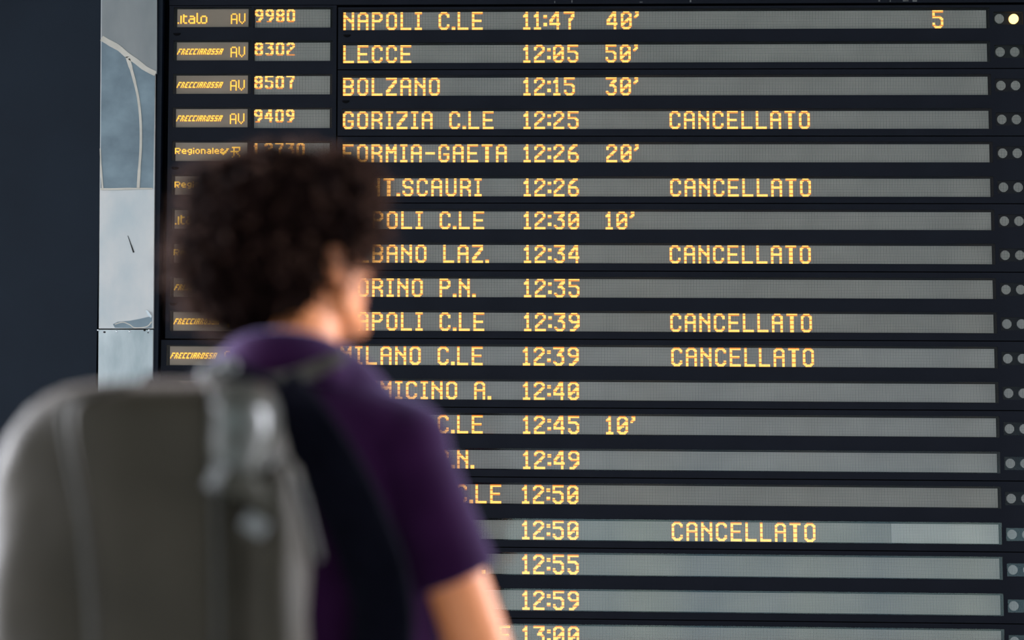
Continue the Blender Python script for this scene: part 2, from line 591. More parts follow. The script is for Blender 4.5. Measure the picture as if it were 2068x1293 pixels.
up_sheet = empty('metal_sheet', U(258, 664, BOARD_Y), 'upper galvanised metal sheet with beige glue lines, between navy wall and board', 'metal sheet', 'galvanised metal sheets beside the board')
mb = MB(); px_poly(mb, [(199.5, 663.6), (309.5, 663.6), (316.5, -300), (206, -300)], 0.030, 0.018)
mb.build('sheet', M['zinc'], up_sheet)
mb = MB(); px_poly(mb, [(205, 76), (240, 94), (275, 118), (317, 150), (317.8, -300), (206.5, -300)], 0.0312, 0.0012)
tag(mb.build('dull_area', M['zinc_top'], up_sheet), 'dull grey top of the sheet')
mb = MB(); px_poly(mb, [(203, 381), (309, 381), (313, 150), (275, 118), (240, 94), (205, 76)], 0.0314, 0.0014)
tag(mb.build('bare_area', M['zinc_blue'], up_sheet), 'blue-grey bare metal between the glue lines')
for pts, w in (([(205, 77), (222, 87), (240, 97), (256, 111), (275, 124), (293, 138), (314, 149)], [11, 12, 11, 11, 11, 10, 9]),
               ([(257, 114), (265, 140), (273, 170), (280, 205), (284, 250), (284, 300), (281, 345), (279, 380)], [8, 6, 5, 5, 5, 5, 6, 6]),
               ([(203, 382), (230, 382), (270, 381), (308, 381)], [4, 4, 3, 3]),
               ([(202.5, 300), (204, 340), (207, 380)], [2.5, 3.5, 4])):
    mb = MB(); px_line(mb, smooth_path(pts, 5), (lambda w, n: [w[min(int(i / 5), len(w) - 1)] for i in range(n)])(w, (len(pts) - 1) * 5 + 1), 0.0335)
    mb.build('glue_line', M['glue'], up_sheet)
mb = MB(); px_line(mb, [(258, 476), (263, 490), (270, 510)], [0.9, 1.6, 3.2], 0.0315)
tag(mb.build('scratch', M['black'], up_sheet), 'dark scratch')
mb = MB(); px_poly(mb, [(228, 655), (238, 650), (262, 648), (283, 644), (300, 640), (307, 641), (306, 662), (270, 663), (232, 662)], 0.0314, 0.0012)
tag(mb.build('stain', M['zinc_blue'], up_sheet), 'grey stain along the lower edge')
mb = MB(); px_line(mb, smooth_path([(232, 655), (248, 651), (262, 656), (272, 662), (296, 660), (306, 650)], 4), 2.0, 0.0322)
tag(mb.build('glue_line', M['glue'], up_sheet), 'thin curled glue trace')
mb = MB(); px_poly(mb, [(294, 626), (299, 628), (306, 638), (305, 642), (298, 636)], 0.042, 0.012)
tag(mb.build('bent_corner', M['rivet'], up_sheet), 'shiny bent burr')

low_sheet = empty('metal_sheet', U(252, 1700, BOARD_Y), 'lower galvanised metal sheet with rivets, just above the backpack', 'metal sheet', 'galvanised metal sheets beside the board')
mb = MB(); px_poly(mb, [(190, 1990), (300, 1990), (309, 666.2), (199, 666.2)], 0.030, 0.018)
mb.build('sheet', M['zinc_low'], low_sheet)
for x, y in ((239, 671), (265, 671), (201, 668), (304, 668)):
    mb = MB(); c = U(x, y, BOARD_Y); c.y -= 0.0305
    mb.ellipsoid(c, (0.0042, 0.003, 0.0042), seg=12, rings=8)
    mb.build('rivet', M['rivet'], low_sheet, True)
for x, y, r in ((292, 667.5, 1.8), (299, 672, 1.2), (211, 671, 2.0)):
    mb = MB(); px_poly(mb, [(x + r * math.cos(a) * 1.4, y + r * math.sin(a)) for a in [i * math.pi / 4 for i in range(8)]], 0.0308, 0.0006)
    mb.build('rivet_hole', M['black'], low_sheet)

# ------------------------------------------------------------------ board carcass
carcass = empty('board_frame', Vector((B(1180, 650).x, BOARD_Y + 0.12, 0.0)), 'blue-black steel frame around the whole departure board', 'frame')
mb = MB(); board_box(mb, 312.5, 2420, -420, 1480, -0.075, -0.25)
mb.build('back_panel', M['seam'], carcass)
mb = MB(); board_box(mb, 311.5, 321, -420, 1480, 0.012, -0.07)
mb.build('side_flange', M['frame'], carcass)
mb = MB()
for xx in (420, 1180, 2000):
    p = B(xx, 1470)
    mb.box8([(p.x - .06, BOARD_Y + .1, 0), (p.x + .06, BOARD_Y + .1, 0), (p.x + .06, BOARD_Y + .1, p.z + .05), (p.x - .06, BOARD_Y + .1, p.z + .05),
             (p.x - .06, BOARD_Y + .2, 0), (p.x + .06, BOARD_Y + .2, 0), (p.x + .06, BOARD_Y + .2, p.z + .05), (p.x - .06, BOARD_Y + .2, p.z + .05)])
    mb.build('foot', M['frame'], carcass); mb = MB()


# ------------------------------------------------------------------ dot-matrix lettering
GLYPH = {
    'A': (9, '0,14 0,2 2,0 5,0 7,2 7,14;0,7 7,7'), 'B': (9, '0,0 5,0 7,2 7,5 5,7 0,7;5,7 7,9 7,12 5,14 0,14 0,0'),
    'C': (9, '7,3 7,2 5,0 2,0 0,2 0,12 2,14 5,14 7,12 7,11'), 'D': (9, '0,0 5,0 7,2 7,12 5,14 0,14 0,0'),
    'E': (9, '7,0 0,0 0,14 7,14;0,7 6,7'), 'F': (9, '7,0 0,0 0,14;0,7 5,7'),
    'G': (9, '7,3 7,2 5,0 2,0 0,2 0,12 2,14 5,14 7,12 7,8 4,8'), 'I': (6, '0,0 4,0;0,14 4,14;2,0 2,14'),
    'L': (9, '0,0 0,14 7,14'), 'M': (9, '0,14 0,0;7,14 7,0;0,1 3,6 4,6 7,1'), 'N': (9, '0,0 0,14;7,0 7,14;0,2 7,9'),
    'O': (9, '2,0 5,0 7,2 7,12 5,14 2,14 0,12 0,2 2,0'), 'P': (9, '0,14 0,0 5,0 7,2 7,5 5,7 0,7'),
    'R': (9, '0,14 0,0 5,0 7,2 7,5 5,7 0,7;4,7 7,10 7,14'), 'S': (9, '7,3 7,2 5,0 2,0 0,2 0,5 2,7 5,7 7,9 7,12 5,14 2,14 0,12 0,11'),
    'T': (9, '0,0 7,0;3,0 3,14;4,0 4,14'), 'U': (9, '0,0 0,12 2,14 5,14 7,12 7,0'), 'V': (9, '0,0 0,7 3,14 4,14 7,7 7,0'),
    'Z': (9, '0,0 7,0 7,2 0,12 0,14 7,14'), '-': (8, '0,7 6,7'), '.': (3, '0,13 1,13;0,14 1,14'), ':': (3, '0,3 1,3;0,4 1,4;0,10 1,10;0,11 1,11'),
    '0': (9, '2,0 5,0 7,2 7,12 5,14 2,14 0,12 0,2 2,0;1,10 6,5'), '1': (6, '0,3 2,1;2,0 2,14;0,14 4,14'),
    '2': (9, '0,3 0,2 2,0 5,0 7,2 7,4 0,11 0,14 7,14'), '3': (9, '0,0 7,0 7,1 3,6 5,6 7,8 7,12 5,14 2,14 0,12'),
    '4': (9, '6,14 6,0 5,0 0,8 0,10 7,10'), '5': (9, '7,0 0,0 0,5 5,5 7,7 7,12 5,14 2,14 0,12 0,11'),
    '6': (9, '6,0 4,0 0,5 0,12 2,14 5,14 7,12 7,9 5,7 1,7'), '7': (9, '0,0 7,0 7,2 4,7 4,14'),
    '8': (9, '2,0 5,0 7,2 7,5 5,7 2,7 0,5 0,2 2,0;2,7 0,9 0,12 2,14 5,14 7,12 7,9 5,7'),
    '9': (9, '1,14 3,14 7,9 7,2 5,0 2,0 0,2 0,5 2,7 7,7'), "'": (4, '1,0 2,0 2,2 0,4')}


def stroke_cells(spec, sx=1.0, sy=1.0, tall=2):
    cells = set()
    for pl in spec.split(';'):
        pts = [tuple(float(a) for a in p.split(',')) for p in pl.split()]
        for (x0, y0), (x1, y1) in zip(pts, pts[1:]):
            n = int(max(abs(x1 - x0), abs(y1 - y0)) * 3) + 1
            for k in range(n + 1):
                x, y = (x0 + (x1 - x0) * k / n) * sx, (y0 + (y1 - y0) * k / n) * sy
                c, r = int(math.floor(x + 0.5)), int(math.floor(y + 0.5))
                for dc in (0, 1):
                    for dr in range(tall): cells.add((c + dc, r + dr))
    return cells


def text_cells(s):
    x, out = 0, []
    for i, ch in enumerate(s):
        if ch == ' ':
            x += 8 + 3 if i else 0
            continue
        w, spec = GLYPH[ch]
        out += [(c + x, r) for c, r in stroke_cells(spec)]
        nxt = s[i + 1] if i + 1 < len(s) else ''
        x += w + (2 if (ch in '.:' or nxt in ".:'") else 3)
    return out, x


def number_cells(s):
    out = []
    for i, ch in enumerate(s):
        out += [(c + i * 9, r) for c, r in stroke_cells(GLYPH[ch][1].split(';1,10 6,5')[0], 5 / 7.0, 10 / 14.0, 1)]
    return out


SMALL = {
    'AV': ["01110.10001", "10001.10001", "10001.10001", "10001.10001", "11111.10001", "10001.10001", "10001.01010", "10001.00100"],
    'R': ["0011111", "0000101" "", "0010001", "0011111", "1110010", "0010100", "0010010", "0100001"],
    'dotword': ["0000000000000010000000", "0000100000000010000000", "0010111001110010001110", "0010100000001010010001", "0010100001111010010001",
                "0010100010001010010001", "0010100010001010010001", "1010011001111001101110"],
}
SMALL['R'] = ["0111111", "0010001", "0010001", "1111110", "0010100", "0010010", "0010001", "0100001"]
TINY = {'F': ["111", "100", "110", "100", "100"], 'R': ["110", "101", "110", "101", "101"], 'E': ["111", "100", "110", "100", "111"],
        'C': ["111", "100", "100", "100", "111"], 'I': ["1", "1", "1", "1", "1"], 'A': ["111", "101", "111", "101", "101"],
        'O': ["111", "101", "101", "101", "111"], 'S': ["111", "100", "111", "001", "111"]}
LOWER = {'R': ["11110", "10001", "10001", "11110", "10100", "10010", "00000"], 'e': ["0000", "0110", "1001", "1111", "1000", "0111", "0000"],
         'g': ["0000", "0111", "1001", "1001", "0111", "0001", "0110"], 'i': ["1", "0", "1", "1", "1", "1", "0"],
         'o': ["0000", "0110", "1001", "1001", "1001", "0110", "0000"], 'n': ["0000", "1110", "1001", "1001", "1001", "1001", "0000"],
         'a': ["0000", "0110", "0001", "0111", "1001", "0111", "0000"], 'l': ["1", "1", "1", "1", "1", "1", "0"],
         'v': ["0100011", "1010010", "0100110", "1001100", "1111100", "0111000", "0010000"]}


def bitmap(rows):
    return [(c, r) for r, line in enumerate(rows) for c, ch in enumerate(line.replace('.', '0')) if ch == '1']


def slanted_word(word):
    out, x = [], 0
    for ch in word:
        g = TINY[ch]
        out += [(x + c + (4 - r) * 0.55, r) for c, r in bitmap(g)]
        x += len(g[0]) + 1
    return out


def rounded_word(word):
    out, x = [], 0
    for ch in word:
        g = LOWER[ch]
        out += [(x + c, r) for c, r in bitmap(g)]
        x += len(g[0]) + 1
    return out


def bilerp(c, u, v):
    tl, tr, br, bl = c
    return (tl * (1 - u) + tr * u) * (1 - v) + (bl * (1 - u) + br * u) * v


def dots_mesh(cells, corner, nu, nv, u0, v0, name, parent, size=1.0, mats=None, phase=None, cw=1.0, chh=1.0):
    """cells (c, r) -> little domes; corner = matrix corners tl tr br bl; nu x nv = dots across and down; cw/chh = cell size in matrix dots"""
    mb = MB()
    hb = 0.0024
    for c, r in cells:
        uc, vc = u0 + (c + .5) * cw, v0 + (r + .5) * chh
        dim = phase is not None and (r % 4) == phase
        q, rr = 0.55 * size, 0.45 * size
        if dim: rr = 0.26
        base = [bilerp(corner, (uc + a * q * cw) / nu, (vc + b * q * chh) / nv) for a, b in ((-1, 1), (1, 1), (1, -1), (-1, -1))]
        top = [bilerp(corner, (uc + a * rr * cw) / nu, (vc + b * rr * chh) / nv) + Vector((0, -hb, 0)) for a, b in ((-1, 1), (1, 1), (1, -1), (-1, -1))]
        mb.add(top, [(0, 1, 2, 3)], 2 if dim else 0)
        mb.add(base + top, [(0, 1, 5, 4), (1, 2, 6, 5), (2, 3, 7, 6), (3, 0, 4, 7)], 1)
    return mb.build(name, mats or [M['led_top'], M['led_side'], M['led_dim']], parent)


# ------------------------------------------------------------------ display units
def face_plate(mb, x0, x1, y0, y1, windows, dep_back=-0.055, recess=-0.022):
    """front plate of a unit with rectangular window openings (wx0, wx1, wy0, wy1) that may differ row by row"""
    xs = sorted({x0, x1} | {w[0] for w in windows} | {w[1] for w in windows})
    ys = sorted({y0, y1} | {w[2] for w in windows} | {w[3] for w in windows})

    def inside(xa, ya):
        return any(w[0] < xa < w[1] and w[2] < ya < w[3] for w in windows)
    for i in range(len(xs) - 1):
        for j in range(len(ys) - 1):
            if not inside((xs[i] + xs[i + 1]) / 2, (ys[j] + ys[j + 1]) / 2):
                mb.quad(B(xs[i], ys[j + 1]), B(xs[i + 1], ys[j + 1]), B(xs[i + 1], ys[j]), B(xs[i], ys[j]))
    for wx0, wx1, wy0, wy1 in windows:
        c = [(wx0, wy1), (wx1, wy1), (wx1, wy0), (wx0, wy0)]
        for k in range(4):
            (ax, ay), (bx, by) = c[k], c[(k + 1) % 4]
            mb.quad(B(bx, by), B(ax, ay), B(ax, ay, recess), B(bx, by, recess), 1)
        mb.quad(*[B(x, y, recess) for x, y in c], 1)
    c = [(x0, y1), (x1, y1), (x1, y0), (x0, y0)]
    for k in range(4):
        (ax, ay), (bx, by) = c[k], c[(k + 1) % 4]
        mb.quad(B(ax, ay), B(ax, ay, dep_back), B(bx, by, dep_back), B(bx, by))
    mb.quad(*[B(x, y, dep_back) for x, y in c[::-1]])


def matrix(mb, x0, x1, y0, y1, nu, nv, dep=-0.0135, back=-0.0215, mat=0):
    f = [B(x0, y1, dep), B(x1, y1, dep), B(x1, y0, dep), B(x0, y0, dep)]
    b = [B(x0, y1, back), B(x1, y1, back), B(x1, y0, back), B(x0, y0, back)]
    mb.quad(*f, mat, [(0, 0), (nu, 0), (nu, nv), (0, nv)])
    for k in range(4):
        j = (k + 1) % 4
        mb.quad(f[j], f[k], b[k], b[j], mat, [(.1, .1)] * 4)
    return [f[3], f[2], f[1], f[0]]


def pane(name, parent, x0, x1, y0, y1, tilt=0.0, dep=-0.003):
    mb = MB()
    h = (B(x0, y1).z - B(x0, y0).z)
    k = h * math.tan(math.radians(tilt))          # a pane seated slightly askew in its opening
    f = [B(x0, y1, dep + k / 2), B(x1, y1, dep + k / 2), B(x1, y0, dep - k / 2), B(x0, y0, dep - k / 2)]
    mb.quad(*f)
    return mb.build(name, M['glass'], parent)


def latch(parent, x, y):
    mb = MB()
    pts = [B(x + 8 * math.cos(a), y + 5.5 * math.sin(a), 0.0) for a in [math.pi * i / 10 for i in range(11)]]
    pts2 = [B(x + 5 * math.cos(a), y + 2.5 * math.sin(a), 0.0035) for a in [math.pi * i / 10 for i in range(11)]]
    n = 11
    mb.add(pts + pts2, [(i, i + 1, n + i + 1, n + i) for i in range(n - 1)] + [tuple(range(n, 2 * n))] + [(0, n, 2 * n - 1, n - 1)])
    return mb.build('latch', M['seam'], parent)


RIGHT_T = [19.2, 86.9, 153.7, 222.7, 290.4, 360.2, 427.9, 496.3, 565.7, 635, 704.5, 775.8, 845, 916.6, 986.8, 1059.8, 1128.8, 1203, 1275, 1348]
RIGHT_B = [55.6, 123.3, 190.5, 259, 327.1, 396.8, 464.1, 533.1, 603.3, 672.6, 742.9, 813, 882.7, 954.7, 1025.7, 1098.7, 1169.7, 1242.8, 1315.5, 1388]
SEAM_R = [9.0, 138.3, 274.8, 411.5, 549.8, 689, 829.3, 971.4, 1115, 1260, 1405]
LAMP_Y = [37, 104, 172, 240.5, 308.8, 377.6, 446, 515, 584.5, 654, 724, 794, 866, 936, 1007, 1079.5, 1151, 1224, 1296, 1368]
# destination, time, delay, status, platform
ROWS = [("NAPOLI C.LE", "11:47", "40'", "", "5"), ("LECCE", "12:05", "50'", "", ""), ("BOLZANO", "12:15", "30'", "", ""),
        ("GORIZIA C.LE", "12:25", "", "CANCELLATO", ""), ("FORMIA-GAETA", "12:26", "20'", "", ""), ("MINT.SCAURI", "12:26", "", "CANCELLATO", ""),
        ("NAPOLI C.LE", "12:30", "10'", "", ""), ("ALBANO LAZ.", "12:34", "", "CANCELLATO", ""), ("TORINO P.N.", "12:35", "", "", ""),
        ("NAPOLI C.LE", "12:39", "", "CANCELLATO", ""), ("MILANO C.LE", "12:39", "", "CANCELLATO", ""), ("FIUMICINO A.", "12:40", "", "", ""),
        ("NAPOLI C.LE", "12:45", "10'", "", ""), ("TORINO P.N.", "12:49", "", "", ""), ("BOLOGNA C.LE", "12:50", "", "", ""),
        ("PESCARA C.", "12:50", "", "CANCELLATO", ""), ("VELLETRI P.", "12:55", "", "", ""), ("CASSINO", "12:59", "", "", ""),
        ("TARVISIO C.LE", "13:00", "", "", ""), ("", "", "", "", "")]
UNIT_LABEL = ["topmost black display unit, its rows reading NAPOLI C.LE 11:47 and LECCE 12:05",
              "second black display unit down, rows BOLZANO 12:15 and GORIZIA C.LE 12:25",
              "black display unit with rows FORMIA-GAETA and MINT.SCAURI beside the man's hair",
              "black display unit with rows NAPOLI C.LE 12:30 and ALBANO LAZ. 12:34",
              "black display unit with rows TORINO P.N. 12:35 and NAPOLI C.LE 12:39",
              "black display unit with rows MILANO C.LE 12:39 and FIUMICINO A. 12:40",
              "black display unit with rows timed 12:45 with a 10' delay and 12:49",
              "black display unit with two rows timed 12:50, the lower one CANCELLATO",
              "black display unit with rows timed 12:55 and 12:59 beside the man's arm",
              "lowest black display unit, cut by the picture's edge, its row timed 13:00"]
TILT = [0, 0, 0.2, 0, 0.0, 0.1, -0.1, 0.1, 0.0, -0.1, 0.3, 0.2, 0.1, 0.3, -0.9, 1.3, -0.2, -0.3, -0.5, 0]
NU = 538
for k in range(10):
    ys0, ys1 = yref(SEAM_R[k]) + 1.0, yref(SEAM_R[k + 1]) - 1.0
    rows = [2 * k, 2 * k + 1]
    x0, x1 = (679.5, 2092) if k < 5 else (672.5, 2092)
    xl = 692.3 if k < 5 else 685.0
    xr = 2008.0
    wins = []
    geo = []
    for r in rows:
        ty, by = yref(RIGHT_T[r]), yref(RIGHT_B[r])
        if r == 19: by = min(by, ys1 - 6)
        ly = yref(LAMP_Y[r]) if r < 19 else (ty + by) / 2
        geo.append((ty, by, ly))
        wins.append((xl - 4, xr + 5.5, ty - 4.0, by + 1.5))
        wins.append((2021.5, 2082, ly - 13, ly + 13))
    base = B((x0 + x1) / 2, ys1)
    unit = empty('display_unit', Vector((base.x, BOARD_Y, base.z)), UNIT_LABEL[k], 'display unit', 'departure display units of two rows')
    mb = MB(); face_plate(mb, x0, x1, ys0, ys1, wins)
    mb.build('housing', [M['face'], M['recess']], unit)
    if k < 4: latch(unit, 698 if k != 1 else 696, (geo[0][1] + geo[1][0]) / 2 - 5)
    for (ty, by, ly), r in zip(geo, rows):
        scr = empty('display_screen', Vector((0, 0, 0)))
        scr.parent = unit
        scr.location = Vector((0, 0, 0))
        mb = MB()
        mname = 'led_lighter' if r in (10, 11, 12, 13) else 'led'
        if r == 15:
            c1 = matrix(mb, xl, 1792, ty, by, 456, 16)
            o = mb.build('diode_matrix', M['led'], scr)
            mb = MB(); matrix(mb, 1792.6, xr, ty, by, 88, 16)
            tag(mb.build('diode_matrix', M['led_new'], scr), 'paler end of the diode matrix')
            corner = [B(xl, ty, -0.0135), B(xr, ty, -0.0135), B(xr, by, -0.0135), B(xl, by, -0.0135)]
        else:
            corner = matrix(mb, xl, xr, ty, by, NU, 16)
            mb.build('diode_matrix', M[mname], scr)
        dest, tm, dl, st, pl = ROWS[r]
        pitch = (xr - xl) / NU
        ph = 1 if r < 3 else (1 if r < 10 else 0)

        def put(txt, px, nm):
            if not txt: return
            # photo x at this row -> board x -> dot column
            bx = px
            for _ in range(6): bx = px - 0.0000225 * (bx - 920) * ((ty + by) / 2 - 650)
            u0 = round((bx - xl) / pitch)
            cells, _ = text_cells(txt)
            dots_mesh(sorted(set(cells)), corner, NU, 16, u0, 0, nm, scr, phase=ph)
        put(dest, 692.5 if k < 5 else 686.5, 'destination_text')
        put(tm, 1058.2 if k < 5 else 1056.0, 'departure_time_text')
        put(dl, 1225.0, 'delay_text')
        put(st, 1353 + (r - 3) * 0.4, 'status_text')
        put(pl, 1884, 'platform_number')
        pane('cover_glass', scr, xl - 4, xr + 5.5, ty - 4.0, by + 1.5, TILT[r])
        for i, lx in enumerate((2034.5, 2064.5)):
            lit = (r == 0 and i == 1)
            mb = MB()
            n = 24
            ring = [B(lx + 9.6 * math.cos(2 * math.pi * q / n), ly - 9.6 * math.sin(2 * math.pi * q / n), -0.010) for q in range(n)]
            rb = [p + Vector((0, 0.011, 0)) for p in ring]
            uvr = [(4 + 4 * math.cos(2 * math.pi * q / n), 4 + 4 * math.sin(2 * math.pi * q / n)) for q in range(n)]
            mb.add(ring, [tuple(range(n))], 0, [uvr])
            for q in range(n):
                mb.quad(ring[(q + 1) % n], ring[q], rb[q], rb[(q + 1) % n], 0, [(.1, .1)] * 4)
            o = mb.build('signal_lamp', M['lamp_on'] if lit else M['led_lighter' if r >= 9 else 'led'], unit)
            if lit: o['label'] = 'lit white-amber signal lamp'
        pane('lamp_glass', unit, 2021.5, 2082, ly - 13, ly + 13, TILT[r])

# scuffed plate above the topmost row
hd = empty('header_panel', B(1180, 7), 'black scuffed panel along the top of the board, above the first row', 'panel')
mb = MB(); board_box(mb, 333, 2092, -150, 7.8, -0.004, -0.06); mb.build('panel', M['face'], hd)
rs = random.Random(4)
mb = MB()
for x in (1159, 1300, 1785, 1812, 1835, 1858, 1120, 1400):
    a = rs.uniform(-3, 3)
    board_box(mb, x + a, x + a + rs.uniform(1, 14), rs.uniform(-2, 4), 5.2 + rs.uniform(0, 1), -0.0034, -0.0044)
mb.build('scuff', mat_noise('paint_scuff', (0.05, 0.05, 0.05), (0.12, 0.12, 0.12), 40, 0.8), hd)


# ---- train category units on the left
def cat_y(n):            # centre of row n (1-based) in photo pixels near x = 500
    m = n - 1
    return 35.0 + 67.17 * m + 0.122 * m * m


CATS = ['dot', 'slant', 'slant', 'slant', 'round', 'round', 'dot', 'round', 'slant', 'slant', 'slant', 'slant', 'slant', 'slant', 'slant', 'slant', 'round', 'round', 'slant', 'slant']
NUMS = ['9980', '8302', '8507', '9409', '12730', '12732', '9934', '21930', '9536', '9541', '9642', '3266', '9421', '9310', '9422', '4160', '21940', '12734', '9430', '9545']


def py_to_ref(px, py):
    y = py
    for _ in range(8): y = py - row_slope(y) * (px - 1060)
    return y


def category_unit(first, last, x0, x1, yt, yb, dx, label):
    base = B((x0 + x1) / 2, yb)
    unit = empty('category_unit', Vector((base.x, BOARD_Y, base.z)), label, 'display unit', 'train category display units')
    wins, geo = [], []
    for n in range(first, last + 1):
        c = py_to_ref(500, cat_y(n)); hh = 18.4 + 0.07 * n
        geo.append((n, c, hh))
        wins.append((343 + dx, 502 + dx, c - hh - 2.5, c + hh + 1.0))
        wins.append((506.5 + dx, 668 + dx, c - hh - 1.5, c + hh + 2.5))
    mb = MB(); face_plate(mb, x0, x1, yt, yb, wins)
    mb.build('housing', [M['face'], M['recess']], unit)
    for n, c, hh in geo:
        a = empty('category_screen', Vector((0, 0, 0))); a.parent = unit
        xl, xr, ty, by = 349 + dx, 495 + dx, c - hh, c + hh
        mb = MB(); board_box(mb, xl, xr, ty, by, -0.0135, -0.0215); mb.build('amber_panel', M['logo_panel'], a)
        cor = [B(xl, ty, -0.0135), B(xr, ty, -0.0135), B(xr, by, -0.0135), B(xl, by, -0.0135)]
        wpx, hpx = xr - xl, by - ty
        mats = [M['logo_top'], M['led_side'], M['led_dim']]
        kind = CATS[n - 1]
        if kind == 'dot':
            dots_mesh(bitmap(SMALL['dotword']), cor, wpx, hpx, 1.0, 8.0, 'train_logo_text', a, 1.15, mats, cw=2.75, chh=2.7)
            dots_mesh(bitmap(SMALL['AV']), cor, wpx, hpx, 110, 9.0, 'category_text', a, 1.0, mats, cw=2.72, chh=2.7)
        elif kind == 'slant':
            dots_mesh(slanted_word('FRECCIAROSSA'), cor, wpx, hpx, 0.5, 13.0, 'train_logo_text', a, 1.1, mats, cw=2.02, chh=2.4)
            dots_mesh(bitmap(SMALL['AV']), cor, wpx, hpx, 110, 9.0, 'category_text', a, 1.0, mats, cw=2.72, chh=2.7)
        else:
            dots_mesh(rounded_word('Regionale'), cor, wpx, hpx, -1.0, 11.0, 'train_logo_text', a, 1.1, mats, cw=2.3, chh=2.0)
            dots_mesh(bitmap(LOWER['v']), cor, wpx, hpx, 91, 12.0, 'train_logo_text', a, 1.15, mats, cw=2.55, chh=1.9)
            dots_mesh(bitmap(SMALL['R']), cor, wpx, hpx, 112, 8.6, 'category_text', a, 1.0, mats, cw=2.85, chh=2.75)
        pane('cover_glass', a, 343 + dx, 502 + dx, c - hh - 2.5, c + hh + 1.0)
        b = empty('number_screen', Vector((0, 0, 0))); b.parent = unit
        mb = MB()
        cor = matrix(mb, 508.5 + dx, 663 + dx, c - hh + 1.2, c + hh + 1.8, 64, 16)
        mb.build('diode_matrix', M['led'], b)
        dots_mesh(number_cells(NUMS[n - 1]), cor, 64, 16, 0, 0, 'train_number', b, phase=2)
        pane('cover_glass', b, 506.5 + dx, 668 + dx, c - hh - 1.5, c + hh + 2.5)
    for n in ((1, 5, 9) if first == 1 else (13,)):
        latch(unit, 350 + dx, py_to_ref(350, cat_y(n) + 32))


category_unit(1, 10, 334, 676.5, py_to_ref(500, 11.5), py_to_ref(500, 684.5), 0, 'upper black unit of train types and numbers, left column of the board')
category_unit(11, 20, 326, 670, py_to_ref(500, 687.5), py_to_ref(500, 1395), -6, 'lower black unit of train types, mostly hidden behind the man and backpack')

# ------------------------------------------------------------------ the man
SH = 2.66           # distance of his shoulders


def remesh(o, vox, smooth=4, factor=0.5):
    r = o.modifiers.new('union', 'REMESH')
    r.mode = 'VOXEL'
    r.voxel_size = vox
    r.use_smooth_shade = True
    s = o.modifiers.new('smooth', 'SMOOTH')
    s.iterations = smooth
    s.factor = factor
    return o


man_x = U(575, 760, SH).x
man = empty('person', Vector((man_x, SH + 0.02, 0.0)),
            'man with dark curly hair and plum polo shirt seen from behind, facing the board', 'person')

neck_base = U(578, 745, 2.635)
sh_r = U(812, 916, 2.67)
sh_l = U(306, 938, 2.68)
el_r = U(977, 1345, 2.70)
el_l = Vector((2 * man_x - el_r.x - 0.05, 2.72, el_r.z))
wr_r = el_r + Vector((-0.035, 0.17, -0.17))
wr_l = el_l + Vector((0.035, 0.17, -0.17))
hips = Vector((man_x, 2.70, 0.93))

# head frame: turned to the right and tipped up a little
HEAD = U(608, 527, 2.715)
a45 = math.radians(38)
HF = Vector((math.sin(a45), math.cos(a45), 0))
HR = Vector((math.cos(a45), -math.sin(a45), 0))
tip = math.radians(8)
HU = Vector((0, 0, 1)) * math.cos(tip) - HF * math.sin(tip)
HFt = HF * math.cos(tip) + Vector((0, 0, 1)) * math.sin(tip)
HMAT = Matrix((HR, HFt, HU)).transposed()       # columns: right, forward, up


def hp(r, f, u):
    return HEAD + HMAT @ Vector((r, f, u))


mb = MB()
# head
mb.ellipsoid(hp(0, -0.012, 0.034), (0.076, 0.096, 0.086), HMAT, 28, 18)
mb.ellipsoid(hp(0, 0.028, -0.030), (0.066, 0.066, 0.082), HMAT, 24, 16)
mb.ellipsoid(hp(0, 0.034, -0.078), (0.058, 0.054, 0.040), HMAT, 20, 14)
mb.ellipsoid(hp(0, 0.076, -0.102), (0.021, 0.020, 0.018), HMAT, 16, 12)
mb.capsule(hp(0, 0.094, 0.010), hp(0, 0.115, -0.030), 0.008, 0.013)
for s in (-1, 1):
    mb.ellipsoid(hp(0.012 * s, 0.104, -0.032), (0.009, 0.010, 0.008), HMAT, 12, 8)
    mb.ellipsoid(hp(0.044 * s, 0.058, -0.024), (0.022, 0.026, 0.020), HMAT, 16, 10)       # cheekbone
    mb.capsule(hp(0.010 * s, 0.090, 0.020), hp(0.046 * s, 0.070, 0.020), 0.010, 0.010)       # brow
    mb.ellipsoid(hp(0.080 * s, -0.020, -0.004), (0.009, 0.019, 0.031), HMAT, 16, 12)        # ear
    mb.ellipsoid(hp(0.078 * s, -0.012, -0.030), (0.008, 0.011, 0.013), HMAT, 12, 8)
    mb.capsule(hp(0.084 * s, -0.028, 0.012), hp(0.084 * s, -0.022, -0.024), 0.006, 0.005)
    mb.capsule(hp(0.058 * s, 0.006, -0.066), hp(0.024 * s, 0.074, -0.098), 0.022, 0.018)      # jaw line
    mb.ellipsoid(hp(0.024 * s, 0.092, -0.062), (0.006, 0.005, 0.004), HMAT, 8, 6)
mb.capsule(hp(-0.020, 0.093, -0.059), hp(0.020, 0.093, -0.059), 0.006, 0.006)
mb.capsule(hp(-0.016, 0.091, -0.069), hp(0.016, 0.091, -0.069), 0.007, 0.007)
